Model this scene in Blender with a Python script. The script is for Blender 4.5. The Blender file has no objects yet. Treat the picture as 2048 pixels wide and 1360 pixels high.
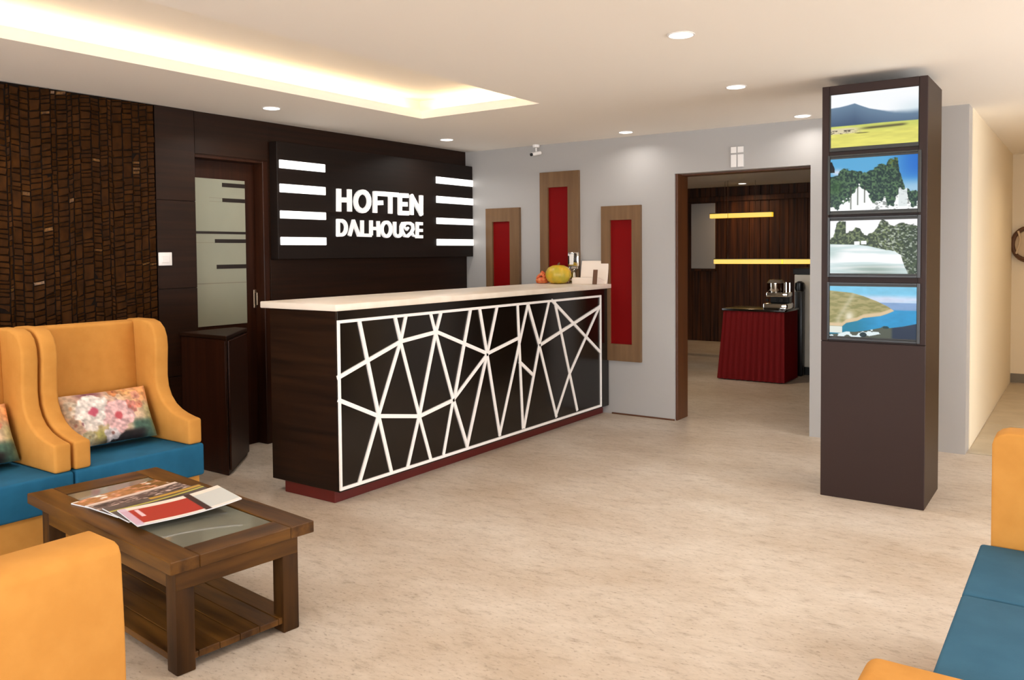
import bpy, bmesh, math, random
import numpy as np
from mathutils import Matrix, Vector

scene = bpy.context.scene
col = scene.collection
R = math.radians
random.seed(7)

# ------------------------------------------------------------------ camera
F_PX, YAW, PITCH, ROLL, CY = 1661.2, .6093, .0364, -.0081, 564.7
EYE = 1.45
cd = bpy.data.cameras.new('camera')
cam = bpy.data.objects.new('camera', cd)
col.objects.link(cam)
fw = Vector((-math.sin(YAW)*math.cos(PITCH), math.cos(YAW)*math.cos(PITCH), -math.sin(PITCH)))
rt = Vector((math.cos(YAW), math.sin(YAW), 0))
up = rt.cross(fw)
r2 = math.cos(ROLL)*rt + math.sin(ROLL)*up
u2 = -math.sin(ROLL)*rt + math.cos(ROLL)*up
m = Matrix((r2, u2, -fw)).transposed().to_4x4()
m.translation = (0, 0, EYE)
cam.matrix_world = m
cd.sensor_width = 36
cd.lens = F_PX/2048*36
cd.shift_y = (CY-680)/2048
cd.clip_start = .05
scene.camera = cam

# ------------------------------------------------------------------ world, exposure
scene.view_settings.view_transform = 'Standard'
scene.view_settings.look = 'None'
scene.view_settings.gamma = 1
scene.view_settings.use_curve_mapping = False
scene.view_settings.exposure = 0.0
scene.cycles.use_denoising = True
scene.cycles.max_bounces = 10
scene.cycles.diffuse_bounces = 6
scene.cycles.sample_clamp_indirect = 6
w = bpy.data.worlds.new('daylight')
scene.world = w
w.use_nodes = True
w.node_tree.nodes['Background'].inputs[0].default_value = (.93, .97, 1.02, 1)
w.node_tree.nodes['Background'].inputs[1].default_value = 11.5
DOWN_W = 7.5          # watts of one recessed downlight
COVE = 13.0            # emission of the cove strips

# ------------------------------------------------------------------ helpers
def lin(c):
    c = c/255.0
    return c/12.92 if c <= .04045 else ((c+.055)/1.055)**2.4

def rgb(r, g, b):
    return (lin(r), lin(g), lin(b), 1)

def nodes(name):
    mt = bpy.data.materials.new(name)
    mt.use_nodes = True
    nt = mt.node_tree
    return mt, nt, nt.nodes['Principled BSDF']

def mat(name, c, rough=.5, metal=0., spec=.5, coat=0., c2=None, scale=(8, 8, 8), detail=4., lo=.35, hi=.65,
        bump=0., bscale=None, emit=None, estr=0., trans=0.):
    mt, nt, b = nodes(name)
    b.inputs['Base Color'].default_value = c
    b.inputs['Roughness'].default_value = rough
    b.inputs['Metallic'].default_value = metal
    b.inputs['Specular IOR Level'].default_value = spec
    b.inputs['Coat Weight'].default_value = coat
    b.inputs['Coat Roughness'].default_value = .1
    b.inputs['Transmission Weight'].default_value = trans
    if emit:
        b.inputs['Emission Color'].default_value = emit
        b.inputs['Emission Strength'].default_value = estr
    tc = mp = None
    def coords(sc):
        t = nt.nodes.new('ShaderNodeTexCoord'); p = nt.nodes.new('ShaderNodeMapping')
        p.inputs['Scale'].default_value = sc
        nt.links.new(t.outputs['Object'], p.inputs['Vector'])
        n = nt.nodes.new('ShaderNodeTexNoise')
        n.inputs['Scale'].default_value = 1.0
        n.inputs['Detail'].default_value = detail
        nt.links.new(p.outputs[0], n.inputs['Vector'])
        return n
    if c2:
        n = coords(scale)
        r = nt.nodes.new('ShaderNodeValToRGB')
        r.color_ramp.elements[0].position = lo; r.color_ramp.elements[0].color = c
        r.color_ramp.elements[1].position = hi; r.color_ramp.elements[1].color = c2
        nt.links.new(n.outputs['Fac'], r.inputs[0])
        nt.links.new(r.outputs[0], b.inputs['Base Color'])
    if bump:
        n = coords(bscale or scale)
        bp = nt.nodes.new('ShaderNodeBump')
        bp.inputs['Strength'].default_value = bump
        bp.inputs['Distance'].default_value = .01
        nt.links.new(n.outputs['Fac'], bp.inputs['Height'])
        nt.links.new(bp.outputs[0], b.inputs['Normal'])
    return mt

def glow(name, c, s):
    mt, nt, b = nodes(name)
    b.inputs['Base Color'].default_value = (.8, .8, .8, 1)
    b.inputs['Emission Color'].default_value = c
    b.inputs['Emission Strength'].default_value = s
    return mt

def printed(name, emit=0., rough=.5, base=1.):
    """print or picture carried by the mesh's colour attribute"""
    mt, nt, b = nodes(name)
    a = nt.nodes.new('ShaderNodeAttribute'); a.attribute_name = 'print'
    b.inputs['Roughness'].default_value = rough
    if emit:
        b.inputs['Base Color'].default_value = (.01, .01, .01, 1)
        b.inputs['Specular IOR Level'].default_value = .1
        nt.links.new(a.outputs['Color'], b.inputs['Emission Color'])
        b.inputs['Emission Strength'].default_value = emit
    else:
        nt.links.new(a.outputs['Color'], b.inputs['Base Color'])
    return mt

BASE = {}
def thing(name, loc=(0, 0, 0), rz=0., label=None, cat=None, group=None, kind=None):
    o = bpy.data.objects.new(name, None)
    col.objects.link(o)
    o.empty_display_size = .1
    o.location = loc
    o.rotation_euler = (0, 0, rz)
    BASE[o] = Matrix.Translation(loc) @ Matrix.Rotation(rz, 4, 'Z')
    return tag(o, label, cat, group, kind)

def tag(o, label=None, cat=None, group=None, kind=None):
    if label: o['label'] = label
    if cat: o['category'] = cat
    if group: o['group'] = group
    if kind: o['kind'] = kind
    return o

def obj(name, bm, material, parent=None, local=False, sharp=35, kind=None):
    """link one mesh object; coordinates are world metres unless local"""
    me = bpy.data.meshes.new(name)
    if parent is not None and not local and parent in BASE:
        bm.transform(BASE[parent].inverted())
    bmesh.ops.recalc_face_normals(bm, faces=bm.faces)
    for f in bm.faces: f.smooth = True
    bm.to_mesh(me); bm.free()
    me.set_sharp_from_angle(angle=R(sharp))
    if isinstance(material, (list, tuple)):
        for x in material: me.materials.append(x)
    else:
        me.materials.append(material)
    o = bpy.data.objects.new(name, me)
    col.objects.link(o)
    if parent is not None:
        o.parent = parent
        BASE[o] = BASE.get(parent, Matrix())
    if kind: o['kind'] = kind
    return o

def bevel(bm, geom_edges, off, seg=2):
    if off > 0:
        bmesh.ops.bevel(bm, geom=geom_edges, offset=off, segments=seg, affect='EDGES', profile=.5, clamp_overlap=True)

def box(x0, x1, y0, y1, z0, z1, bv=0., seg=2, bm=None, mx=None):
    b = bmesh.new()
    bmesh.ops.create_cube(b, size=1)
    for v in b.verts:
        v.co = Vector((x0+(x1-x0)*(v.co.x+.5), y0+(y1-y0)*(v.co.y+.5), z0+(z1-z0)*(v.co.z+.5)))
    bevel(b, list(b.edges), bv, seg)
    if mx is not None: b.transform(mx)
    return join(bm, b)

def join(bm, b):
    if bm is None: return b
    me = bpy.data.meshes.new('tmp'); b.to_mesh(me); b.free()
    bm.from_mesh(me); bpy.data.meshes.remove(me)
    return bm

def prism(pts, axis, a0, a1, bv=0., seg=2, bm=None, only=None):
    """extrude a closed outline: axis 'x' -> pts are (y,z); 'y' -> (x,z); 'z' -> (x,y)"""
    b = bmesh.new()
    def P(p, a):
        return {'x': (a, p[0], p[1]), 'y': (p[0], a, p[1]), 'z': (p[0], p[1], a)}[axis]
    v0 = [b.verts.new(P(p, a0)) for p in pts]
    v1 = [b.verts.new(P(p, a1)) for p in pts]
    n = len(pts)
    f0 = b.faces.new(v0); f1 = b.faces.new(v1)
    for i in range(n):
        b.faces.new((v0[i], v0[(i+1) % n], v1[(i+1) % n], v1[i]))
    bmesh.ops.recalc_face_normals(b, faces=b.faces)
    if bv:
        es = [e for e in b.edges if e.calc_face_angle(0) > R(32)] if only is None else [e for e in b.edges if only(e)]
        bevel(b, es, bv, seg)
    return join(bm, b)

def tube(path, r, n=10, closed=False, bm=None, flat=1.):
    b = bmesh.new()
    P = [Vector(p) for p in path]
    rings = []
    k = len(P)
    prev = None
    for i in range(k):
        if closed: t = P[(i+1) % k]-P[i-1]
        else: t = P[min(i+1, k-1)]-P[max(i-1, 0)]
        t.normalize()
        if prev is None:
            a = t.orthogonal().normalized()
        else:
            a = (prev - t*prev.dot(t)).normalized()
        prev = a
        c = t.cross(a)
        rr = r[i] if isinstance(r, (list, tuple)) else r
        rings.append([b.verts.new(P[i]+a*math.cos(2*math.pi*j/n)*rr+c*math.sin(2*math.pi*j/n)*rr*flat) for j in range(n)])
    m_ = k if closed else k-1
    for i in range(m_):
        A, B = rings[i], rings[(i+1) % k]
        for j in range(n):
            b.faces.new((A[j], A[(j+1) % n], B[(j+1) % n], B[j]))
    if not closed:
        b.faces.new(rings[0]); b.faces.new(rings[-1])
    return join(bm, b)

def lathe(prof, c=(0, 0, 0), n=24, bm=None, mod=None):
    b = bmesh.new()
    rings = []
    for (r, z) in prof:
        rings.append([b.verts.new((c[0]+(r*(mod(a*2*math.pi/n) if mod else 1))*math.cos(a*2*math.pi/n),
                                   c[1]+(r*(mod(a*2*math.pi/n) if mod else 1))*math.sin(a*2*math.pi/n), c[2]+z)) for a in range(n)])
    for A, B in zip(rings, rings[1:]):
        for j in range(n):
            b.faces.new((A[j], A[(j+1) % n], B[(j+1) % n], B[j]))
    b.faces.new(rings[0]); b.faces.new(rings[-1])
    return join(bm, b)

def stroke(path, wd, x0, x1, bm=None):
    """a flat letter stroke on a wall of constant x: path of (y,z), width wd, from x0 to x1"""
    P = [Vector(p) for p in path]
    closed = (P[0]-P[-1]).length < 1e-4 and len(P) > 3
    if closed: P = P[:-1]
    k = len(P)
    L, Rr = [], []
    for i in range(k):
        if closed: a, c = P[i-1], P[(i+1) % k]
        else: a, c = P[max(i-1, 0)], P[min(i+1, k-1)]
        t = (c-a).normalized(); nrm = Vector((-t.y, t.x))
        e = Vector((0, 0))
        if not closed and i == 0: e = -t*wd*.35
        if not closed and i == k-1: e = t*wd*.35
        L.append(P[i]+e+nrm*wd/2); Rr.append(P[i]+e-nrm*wd/2)
    b = bmesh.new()
    def ring(p, x): return [b.verts.new((x, q.x, q.y)) for q in p]
    l0, l1, r0, r1 = ring(L, x0), ring(L, x1), ring(Rr, x0), ring(Rr, x1)
    for i in range(k if closed else k-1):
        j = (i+1) % k
        b.faces.new((l0[i], l0[j], l1[j], l1[i])); b.faces.new((r0[j], r0[i], r1[i], r1[j]))
        b.faces.new((l1[i], l1[j], r1[j], r1[i])); b.faces.new((l0[j], l0[i], r0[i], r0[j]))
    if not closed:
        for i in (0, k-1): b.faces.new((l0[i], l1[i], r1[i], r0[i]))
    return join(bm, b)

def vnoise(u, v, s, seed=0, octv=3):
    """value noise on numpy arrays, 0..1"""
    out = np.zeros_like(u); amp = 1.; tot = 0.
    for o in range(octv):
        rs = np.random.RandomState(seed*17+o*131+5)
        g = rs.rand(64, 64)
        x = u*s*2**o; y = v*s*2**o
        xi = np.floor(x).astype(int); yi = np.floor(y).astype(int)
        fx = x-xi; fy = y-yi
        fx = fx*fx*(3-2*fx); fy = fy*fy*(3-2*fy)
        a = g[xi % 64, yi % 64]; b_ = g[(xi+1) % 64, yi % 64]; c = g[xi % 64, (yi+1) % 64]; d = g[(xi+1) % 64, (yi+1) % 64]
        out += amp*((a*(1-fx)+b_*fx)*(1-fy)+(c*(1-fx)+d*fx)*fy)
        tot += amp; amp *= .5
    return out/tot

def sm(x, a, b):
    t = np.clip((x-a)/(b-a), 0, 1)
    return t*t*(3-2*t)

def mixc(A, c, k):
    c = np.array(c, float)/255. if not isinstance(c, np.ndarray) else c
    return A*(1-k[..., None])+c*k[..., None]

def sheet(name, nu, nv, pos, colour, material, parent=None, thick=0., local=False):
    """a finely meshed surface pos(u,v)->xyz whose print is colour(u,v)->sRGB, with thickness"""
    U, V = np.meshgrid(np.linspace(0, 1, nu), np.linspace(0, 1, nv), indexing='ij')
    C = np.clip(colour(U, V), 0, 1)
    C = np.where(C <= .04045, C/12.92, ((C+.055)/1.055)**2.4)
    X = pos(U, V)
    verts = [tuple(p) for p in X.reshape(-1, 3)]
    cols = C.reshape(-1, 3)
    idx = np.arange(nu*nv).reshape(nu, nv)
    faces = np.stack([idx[:-1, :-1], idx[1:, :-1], idx[1:, 1:], idx[:-1, 1:]], -1).reshape(-1, 4).tolist()
    if thick:
        off = len(verts)
        t = np.array(thick) if not np.isscalar(thick) else np.array((0, 0, -thick))
        verts += [tuple(p) for p in (X+t).reshape(-1, 3)]
        cols = np.concatenate([cols, cols*0+.75])
        rim = list(idx[:, 0])+list(idx[-1, 1:])+list(idx[-2::-1, -1])+list(idx[0, -2:0:-1])
        for a, b_ in zip(rim, rim[1:]+rim[:1]):
            faces.append((int(b_), int(a), int(a)+off, int(b_)+off))
        faces += (np.stack([idx[:-1, :-1], idx[:-1, 1:], idx[1:, 1:], idx[1:, :-1]], -1).reshape(-1, 4)+off).tolist()
    me = bpy.data.meshes.new(name)
    me.from_pydata(verts, [], faces)
    at = me.color_attributes.new('print', 'FLOAT_COLOR', 'POINT')
    at.data.foreach_set('color', np.concatenate([cols, np.ones((len(cols), 1))], 1).astype(np.float32).ravel())
    me.polygons.foreach_set('use_smooth', [True]*len(me.polygons))
    if parent is not None and not local and parent in BASE:
        me.transform(BASE[parent].inverted())
    me.materials.append(material)
    me.update()
    me.set_sharp_from_angle(angle=R(40))
    o = bpy.data.objects.new(name, me)
    col.objects.link(o)
    if parent is not None:
        o.parent = parent; BASE[o] = BASE.get(parent, Matrix())
    return o

# ------------------------------------------------------------------ materials
M = {}
M['ceiling'] = mat('ceiling paint', rgb(246, 240, 231), .8, spec=.2)
M['grey'] = mat('grey wall paint', rgb(172, 169, 166), .38, spec=.4, bump=.02, bscale=(60, 60, 60))
M['cream'] = mat('cream wall paint', rgb(232, 218, 192), .7, spec=.2)
M['offwhite'] = mat('off-white wall paint', rgb(236, 230, 222), .8, spec=.2)
M['base'] = mat('grey baseboard', rgb(120, 112, 98), .6)
M['wenge'] = mat('dark wenge veneer', rgb(31, 15, 5), .5, c2=rgb(41, 21, 8), scale=(3, 1.2, 40), detail=5, spec=.2)
M['wenge_v'] = mat('dark veneer, upright grain', rgb(40, 20, 10), .4, c2=rgb(54, 29, 15), scale=(30, 30, 1.5), detail=5, spec=.2)
M['door'] = mat('dark red-brown door wood', rgb(40, 18, 8), .42, c2=rgb(54, 26, 12), scale=(30, 30, 1.2), detail=5, spec=.2)
M['sign'] = mat('sign board veneer', rgb(22, 13, 8), .55, c2=rgb(27, 16, 10), scale=(3, 1.0, 40), spec=.2)
M['counter'] = mat('counter side veneer', rgb(24, 12, 5), .45, c2=rgb(42, 23, 10), scale=(1.2, 1.2, 26), detail=6, spec=.2)
M['gloss'] = mat('black-brown glossy laminate', rgb(18, 11, 6), .18, spec=.45)
M['kick'] = mat('dark red plinth', rgb(92, 14, 7), .45)
M['white'] = mat('white solid surface', rgb(240, 228, 212), .35, c2=rgb(233, 218, 200), scale=(2, 9, 2))
M['strip'] = mat('white strip', rgb(250, 246, 242), .4)
M['letter'] = glow('backlit white acrylic', (1, .96, .92, 1), .45)
M['frost'] = mat('frosted greenish glass', rgb(150, 150, 132), .3, c2=rgb(140, 142, 126), scale=(2, 2, 1.2), spec=.5)
M['slot'] = mat('dark slot', rgb(30, 18, 12), .35)
M['steel'] = mat('brushed steel', rgb(150, 130, 108), .35, metal=.9)
M['plastic'] = mat('white plastic', rgb(240, 236, 232), .35)
M['black'] = mat('black plastic', rgb(14, 13, 13), .35)
M['orange'] = mat('orange upholstery', rgb(193, 134, 60), .8, c2=rgb(200, 141, 66), scale=(14, 14, 14), spec=.25, bump=.06, bscale=(420, 420, 420))
M['blue'] = mat('blue upholstery', rgb(27, 90, 124), .8, c2=rgb(31, 97, 132), scale=(10, 10, 10), spec=.2, bump=.08, bscale=(420, 420, 420))
M['bluegrey'] = mat('grey-blue upholstery', rgb(50, 92, 116), .8, c2=rgb(55, 98, 122), scale=(10, 10, 10), spec=.2, bump=.08, bscale=(420, 420, 420))
M['tablewood'] = mat('brown table wood', rgb(54, 31, 9), .42, c2=rgb(112, 74, 28), scale=(2.2, 20, 20), detail=6, lo=.3, hi=.7, spec=.25)
M['tablewood2'] = mat('brown table wood, cross grain', rgb(52, 30, 9), .42, c2=rgb(106, 70, 27), scale=(20, 2.2, 20), detail=6, lo=.3, hi=.7, spec=.25)
M['legwood'] = mat('brown leg wood', rgb(48, 28, 9), .5, c2=rgb(76, 48, 18), scale=(26, 26, 2.5), detail=6, spec=.2)
M['tableglass'] = mat('grey table glass', rgb(120, 118, 104), .07, spec=.6)
M['dark'] = mat('black recess', rgb(14, 11, 9), .6)
M['artframe'] = mat('brown art panel wood', rgb(108, 80, 53), .4, c2=rgb(122, 92, 62), scale=(22, 22, 1.5), spec=.4)
M['artred'] = mat('deep red lacquer', rgb(118, 2, 2), .55, spec=.12)
M['jamb'] = mat('brown jamb wood', rgb(80, 44, 20), .4, c2=rgb(92, 52, 24), scale=(20, 20, 1.5))
M['kiosk'] = mat('brown-black laminate', rgb(50, 35, 31), .5, spec=.2)
M['kioskside'] = mat('brown gloss side laminate', rgb(38, 21, 9), .4, spec=.15, c2=rgb(38, 22, 11), scale=(6, 6, 1))
M['bezel'] = mat('grey screen bezel', rgb(54, 54, 51), .4, spec=.3)
M['screen'] = printed('screen picture', emit=1.0, rough=.2)
M['print'] = printed('printed surface', rough=.45)
M['cloth_print'] = printed('printed cushion cloth', rough=.85)
M['paper'] = mat('paper', rgb(235, 230, 222), .6)
M['skirt'] = mat('dark red table skirt', rgb(112, 8, 10), .7, spec=.2)
M['chrome'] = mat('polished chrome', rgb(225, 222, 216), .06, metal=1.)
M['plank'] = mat('dark brown wall planks', rgb(40, 19, 7), .5, c2=rgb(84, 45, 17), scale=(24, 24, 1.1), detail=6, spec=.2)
M['yellow'] = glow('yellow lamp diffuser', rgb(255, 204, 36), 1.0)
M['lampbar'] = glow('white light bar', (1, .97, .93, 1), 1.6)
M['lens'] = glow('downlight lens', (1, .95, .88, 1), 3.0)
M['led'] = glow('warm cove strip', (1, .74, .42, 1), COVE)
M['fridge'] = mat('white enamel', rgb(214, 208, 194), .35)
M['gourd'] = mat('yellow gourd skin', rgb(222, 176, 44), .4, c2=rgb(176, 160, 50), scale=(14, 14, 9))
M['redfruit'] = mat('red orange petals', rgb(206, 74, 34), .6, c2=rgb(226, 140, 80), scale=(40, 40, 40))
M['clear'] = mat('pale acrylic', rgb(240, 226, 212), .2)
M['mosaic'] = mat('carved dark wood', rgb(42, 22, 5), .55, c2=rgb(64, 36, 10), scale=(22, 22, 16), lo=.3, hi=.7, spec=.05)
M['gold'] = mat('carved wood with gilt rubbed on', rgb(128, 88, 40), .35, metal=.3, c2=rgb(70, 42, 18), scale=(60, 60, 60))  # brighter tone paints specular glints on the carving into the colour
M['mosaicback'] = mat('carved wood ground', rgb(20, 10, 3), .6, spec=.08)
M['leather'] = mat('brown leather', rgb(92, 58, 32), .5)
M['cloth'] = mat('beige cloth', rgb(206, 184, 152), .8)
M['tile'] = mat('grey beige corridor tile', rgb(176, 162, 138), .4, c2=rgb(188, 174, 150), scale=(6, 6, 6))

def stone():
    mt, nt, b = nodes('pale travertine floor')
    L = nt.links.new
    tc = nt.nodes.new('ShaderNodeTexCoord')
    def nz(sc, det, rot=0, rgh=.6):
        p = nt.nodes.new('ShaderNodeMapping'); p.inputs['Scale'].default_value = sc; p.inputs['Rotation'].default_value = (0, 0, R(rot))
        L(tc.outputs['Object'], p.inputs['Vector'])
        n = nt.nodes.new('ShaderNodeTexNoise'); n.inputs['Scale'].default_value = 1; n.inputs['Detail'].default_value = det; n.inputs['Roughness'].default_value = rgh
        L(p.outputs[0], n.inputs['Vector'])
        return n
    def ramp(n, stops):
        r = nt.nodes.new('ShaderNodeValToRGB')
        e = r.color_ramp.elements
        e[0].position, e[0].color = stops[0]
        e[1].position, e[1].color = stops[-1]
        for p, c in stops[1:-1]:
            x = e.new(p); x.color = c
        L(n.outputs['Fac'], r.inputs[0])
        return r
    def mul(a, c, k):
        x = nt.nodes.new('ShaderNodeMix'); x.data_type = 'RGBA'; x.blend_type = 'MULTIPLY'
        x.inputs[0].default_value = k
        L(a, x.inputs[6]); L(c, x.inputs[7])
        return x.outputs[2]
    a = ramp(nz((.9, 1.5, 1), 5, -35), [(.35, rgb(190, 172, 152)), (.5, rgb(201, 186, 169)), (.68, rgb(213, 201, 187))])
    f = ramp(nz((9, 22, 1), 7, -35, .7), [(.30, (.55, .50, .45, 1)), (.45, (.90, .89, .87, 1)), (.6, (1, 1, 1, 1))])
    g = ramp(nz((40, 80, 1), 3, -35, .65), [(.28, (.42, .38, .34, 1)), (.42, (.94, .93, .92, 1)), (.7, (1, 1, 1, 1))])
    c = mul(a.outputs[0], f.outputs[0], .75)
    c = mul(c, g.outputs[0], .75)
    L(c, b.inputs['Base Color'])
    b.inputs['Roughness'].default_value = .48
    b.inputs['Specular IOR Level'].default_value = .35
    return mt
M['floor'] = stone()

def pane_glass():
    mt, nt, b = nodes('clear window glass')
    t = nt.nodes.new('ShaderNodeBsdfTransparent')
    g = nt.nodes.new('ShaderNodeBsdfGlossy'); g.inputs['Roughness'].default_value = .02
    x = nt.nodes.new('ShaderNodeMixShader'); x.inputs[0].default_value = .06
    nt.links.new(t.outputs[0], x.inputs[1]); nt.links.new(g.outputs[0], x.inputs[2])
    nt.links.new(x.outputs[0], nt.nodes['Material Output'].inputs['Surface'])
    return mt
M['glass'] = pane_glass()

# ------------------------------------------------------------------ the room
CEIL = 2.45
XD = -5.14      # dark wall
YG = 6.57       # grey wall
DIN = 12.7      # far wall of the dining room
def structure(name, bm, m_): return tag(obj(name, bm, m_), kind='structure')

floor = structure('floor', box(-6.6, 3.4, -4.2, 13.0, -.1, 0), M['floor'])
tmesh = None
for i in range(4):
    for j in range(7):
        x0, y0 = -.70+i*.6, 6.62+j*.6
        if y0 > 10.2: continue
        o = obj('tile', box(x0+.004, x0+.596, y0+.004, min(y0+.596, 10.39), .0, .006, .0015, 1), M['tile'], floor)

# ceiling with its recessed tray: a lower plate round the opening, an upper slab, the tray's sides
TX0, TX1, TY0, TY1 = -4.115, -3.07, -.6, 4.74
PT = .06
TOP = 2.62
CV = .16
bm = None
for b4 in ((-6.6, TX0, -4.2, 13), (TX1, 3.4, -4.2, 13), (TX0, TX1, -4.2, TY0), (TX0, TX1, TY1, 13)):
    bm = box(*b4, CEIL, CEIL+PT, bm=bm)
bm = box(TX0-CV-.02, TX1+CV+.02, TY0-CV-.02, TY1+CV+.02, TOP, TOP+.05, bm=bm)
for b4 in ((TX0-CV-.02, TX0-CV, TY0-CV, TY1+CV), (TX1+CV, TX1+CV+.02, TY0-CV, TY1+CV),
           (TX0-CV, TX1+CV, TY0-CV-.02, TY0-CV), (TX0-CV, TX1+CV, TY1+CV, TY1+CV+.02)):
    bm = box(*b4, CEIL+PT, TOP, bm=bm)
structure('ceiling', bm, M['ceiling'])
for nm, b4 in (('along the dark wall side', (TX0-.10, TX0-.085, TY0, TY1)), ('along the inner side', (TX1+.085, TX1+.10, TY0, TY1)),
               ('across the end nearest the sign', (TX0, TX1, TY1+.085, TY1+.10)), ('across the end away from the sign', (TX0, TX1, TY0-.10, TY0-.085))):
    tag(obj('cove_light_strip', box(*b4, CEIL+PT, CEIL+PT+.012), M['led']), 'warm white light strip hidden in the ceiling tray '+nm, 'light strip', 'cove light strips')

# dark wall with the door opening
DY0, DY1, DZ = 3.505, 4.135, 2.15
bm = box(XD-.2, XD, -4.2, DY0, 0, CEIL)
bm = box(XD-.2, XD, DY1, YG+.2, 0, CEIL, bm=bm)
bm = box(XD-.2, XD, DY0, DY1, DZ, CEIL, bm=bm)
wl = structure('wall_left', bm, M['wenge'])
# veneer panels with shadow joints beside and above the door, and behind the counter
for y0, y1, cuts in ((3.20, 3.50, (0, .62, 1.22, 1.82, 2.45)), (3.505, 4.135, (2.155, 2.45)), (4.14, 6.565, (0, .45, .9, 1.41))):
    for z0, z1 in zip(cuts, cuts[1:]):
        t_ = .018 if y1 < 3.505 else .008
        obj('panel', box(XD, XD+t_, y0+.002, y1-.002, z0+.002, z1-.002, .001, 1), M['wenge'], wl)

# carved mosaic panel
mp = thing('carved_wall_panel', (XD, 1.2, 0), 0, 'dark carved wood mosaic panel covering the wall behind the wing chairs', 'wall panel')
obj('backing', box(XD, XD+.02, -1.2, 3.19, 0, CEIL-.005), M['mosaicback'], mp)
rs = random.Random(3)
cells = []
y = 3.19
while y > -1.2:
    wcol = rs.uniform(.040, .068)
    if rs.random() < .25: wcol = rs.uniform(.016, .026)
    z = rs.uniform(0, .03)
    busy = rs.random()
    tilt = rs.uniform(-.006, .012)
    while z < CEIL-.02:
        h = rs.uniform(.016, .050) if z > .55 else rs.uniform(.05, .22)
        if rs.random() < .08: h *= 2.2
        h = min(h, CEIL-.012-z)
        if h > .008:
            cells.append((y-wcol, y, z, z+h, rs.uniform(.003, .012), tilt, rs.random()))
        z += h+.002
    y -= wcol+.006
def cell(c, bm=None):
    y0, y1, z0, z1, d, t, g = c
    b = bmesh.new()
    X0 = XD+.018; X1 = XD+.02+d
    i = .003
    js = [random.Random(int(g*1e6)+k).uniform(0, .007) for k in range(8)]
    A = [b.verts.new((X0, yy, zz)) for yy, zz in ((y0, z0), (y1, z0+t), (y1, z1+t), (y0, z1))]
    B = [b.verts.new((X1+js[0]-js[k+4], yy, zz)) for k, (yy, zz) in enumerate(((y0+i+js[0], z0+i), (y1-i-js[1], z0+t+i+js[2]), (y1-i, z1+t-i-js[3]), (y0+i, z1-i)))]
    b.faces.new(B)
    for k in range(4): b.faces.new((A[k], A[(k+1) % 4], B[(k+1) % 4], B[k]))
    return join(bm, b)
# the wall ahead of the chairs shows only where y > 1.85 and above the chair backs
seen = [c for c in cells if c[1] > 1.86 and c[2] > .75]
seen.sort(key=lambda c: -(c[1]-c[0])*(c[3]-c[2]))
own = seen[:300]
ids = set(id(c) for c in own)
for c in own:
    obj('tile', cell(c), M['mosaic'], mp)
bm = bmesh.new()
bmg = bmesh.new()
for c in cells:
    if id(c) in ids: continue
    x0 = len(bm.verts)
    y0, y1, z0, z1, d, t, g = c
    i = .003
    X0 = XD+.018; X1 = XD+.02+d
    tgt = bmg if g < .06 and z1-z0 < .028 else bm
    A = [tgt.verts.new((X0, yy, zz)) for yy, zz in ((y0, z0), (y1, z0+t), (y1, z1+t), (y0, z1))]
    B = [tgt.verts.new((X1+.004*math.sin(g*90+k*2), yy, zz)) for k, (yy, zz) in enumerate(((y0+i, z0+i), (y1-i, z0+t+i), (y1-i, z1+t-i), (y0+i, z1-i)))]
    tgt.faces.new(B)
    for k in range(4): tgt.faces.new((A[k], A[(k+1) % 4], B[(k+1) % 4], B[k]))
obj('small_tiles', bm, M['mosaic'], mp, kind='stuff')
obj('gilt_tiles', bmg, M['gold'], mp, kind='stuff')

# grey wall with the doorway to the dining room
OX0, OX1, OZ = -2.90, -1.78, 2.10
bm = box(XD-.2, OX0, YG, YG+.2, 0, CEIL)
bm = box(OX1, -.71, YG, YG+.2, 0, CEIL, bm=bm)
bm = box(OX0, OX1, YG, YG+.2, OZ, CEIL, bm=bm)
structure('wall_back', bm, M['grey'])
bm = box(OX0, OX0+.02, YG+.015, YG+.23, 0, OZ, .002, 1)
bm = box(OX0+.02, OX1, YG+.10, YG+.23, OZ-.012, OZ, .002, 1, bm=bm)
structure('trim_1', bm, M['jamb'])
structure('baseboard_back', box(-3.50, OX0, YG-.012, YG, 0, .012), M['jamb'])

# corridor
structure('wall_corridor', box(-.86, -.705, YG+.2, 10.4, 0, CEIL), M['cream'])
structure('wall_corridor_end', box(-.86, 1.55, 10.4, 10.55, 0, CEIL), M['cream'])
structure('wall_corridor_far_side', box(1.4, 1.55, YG+.2, 10.4, 0, CEIL), M['cream'])
structure('baseboard_corridor', box(-.70, 1.4, 10.385, 10.4, .006, .10, .003, 1), M['base'])
structure('wall_right', box(1.4, 3.4, YG, YG+.2, 0, CEIL), M['offwhite'])
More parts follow.
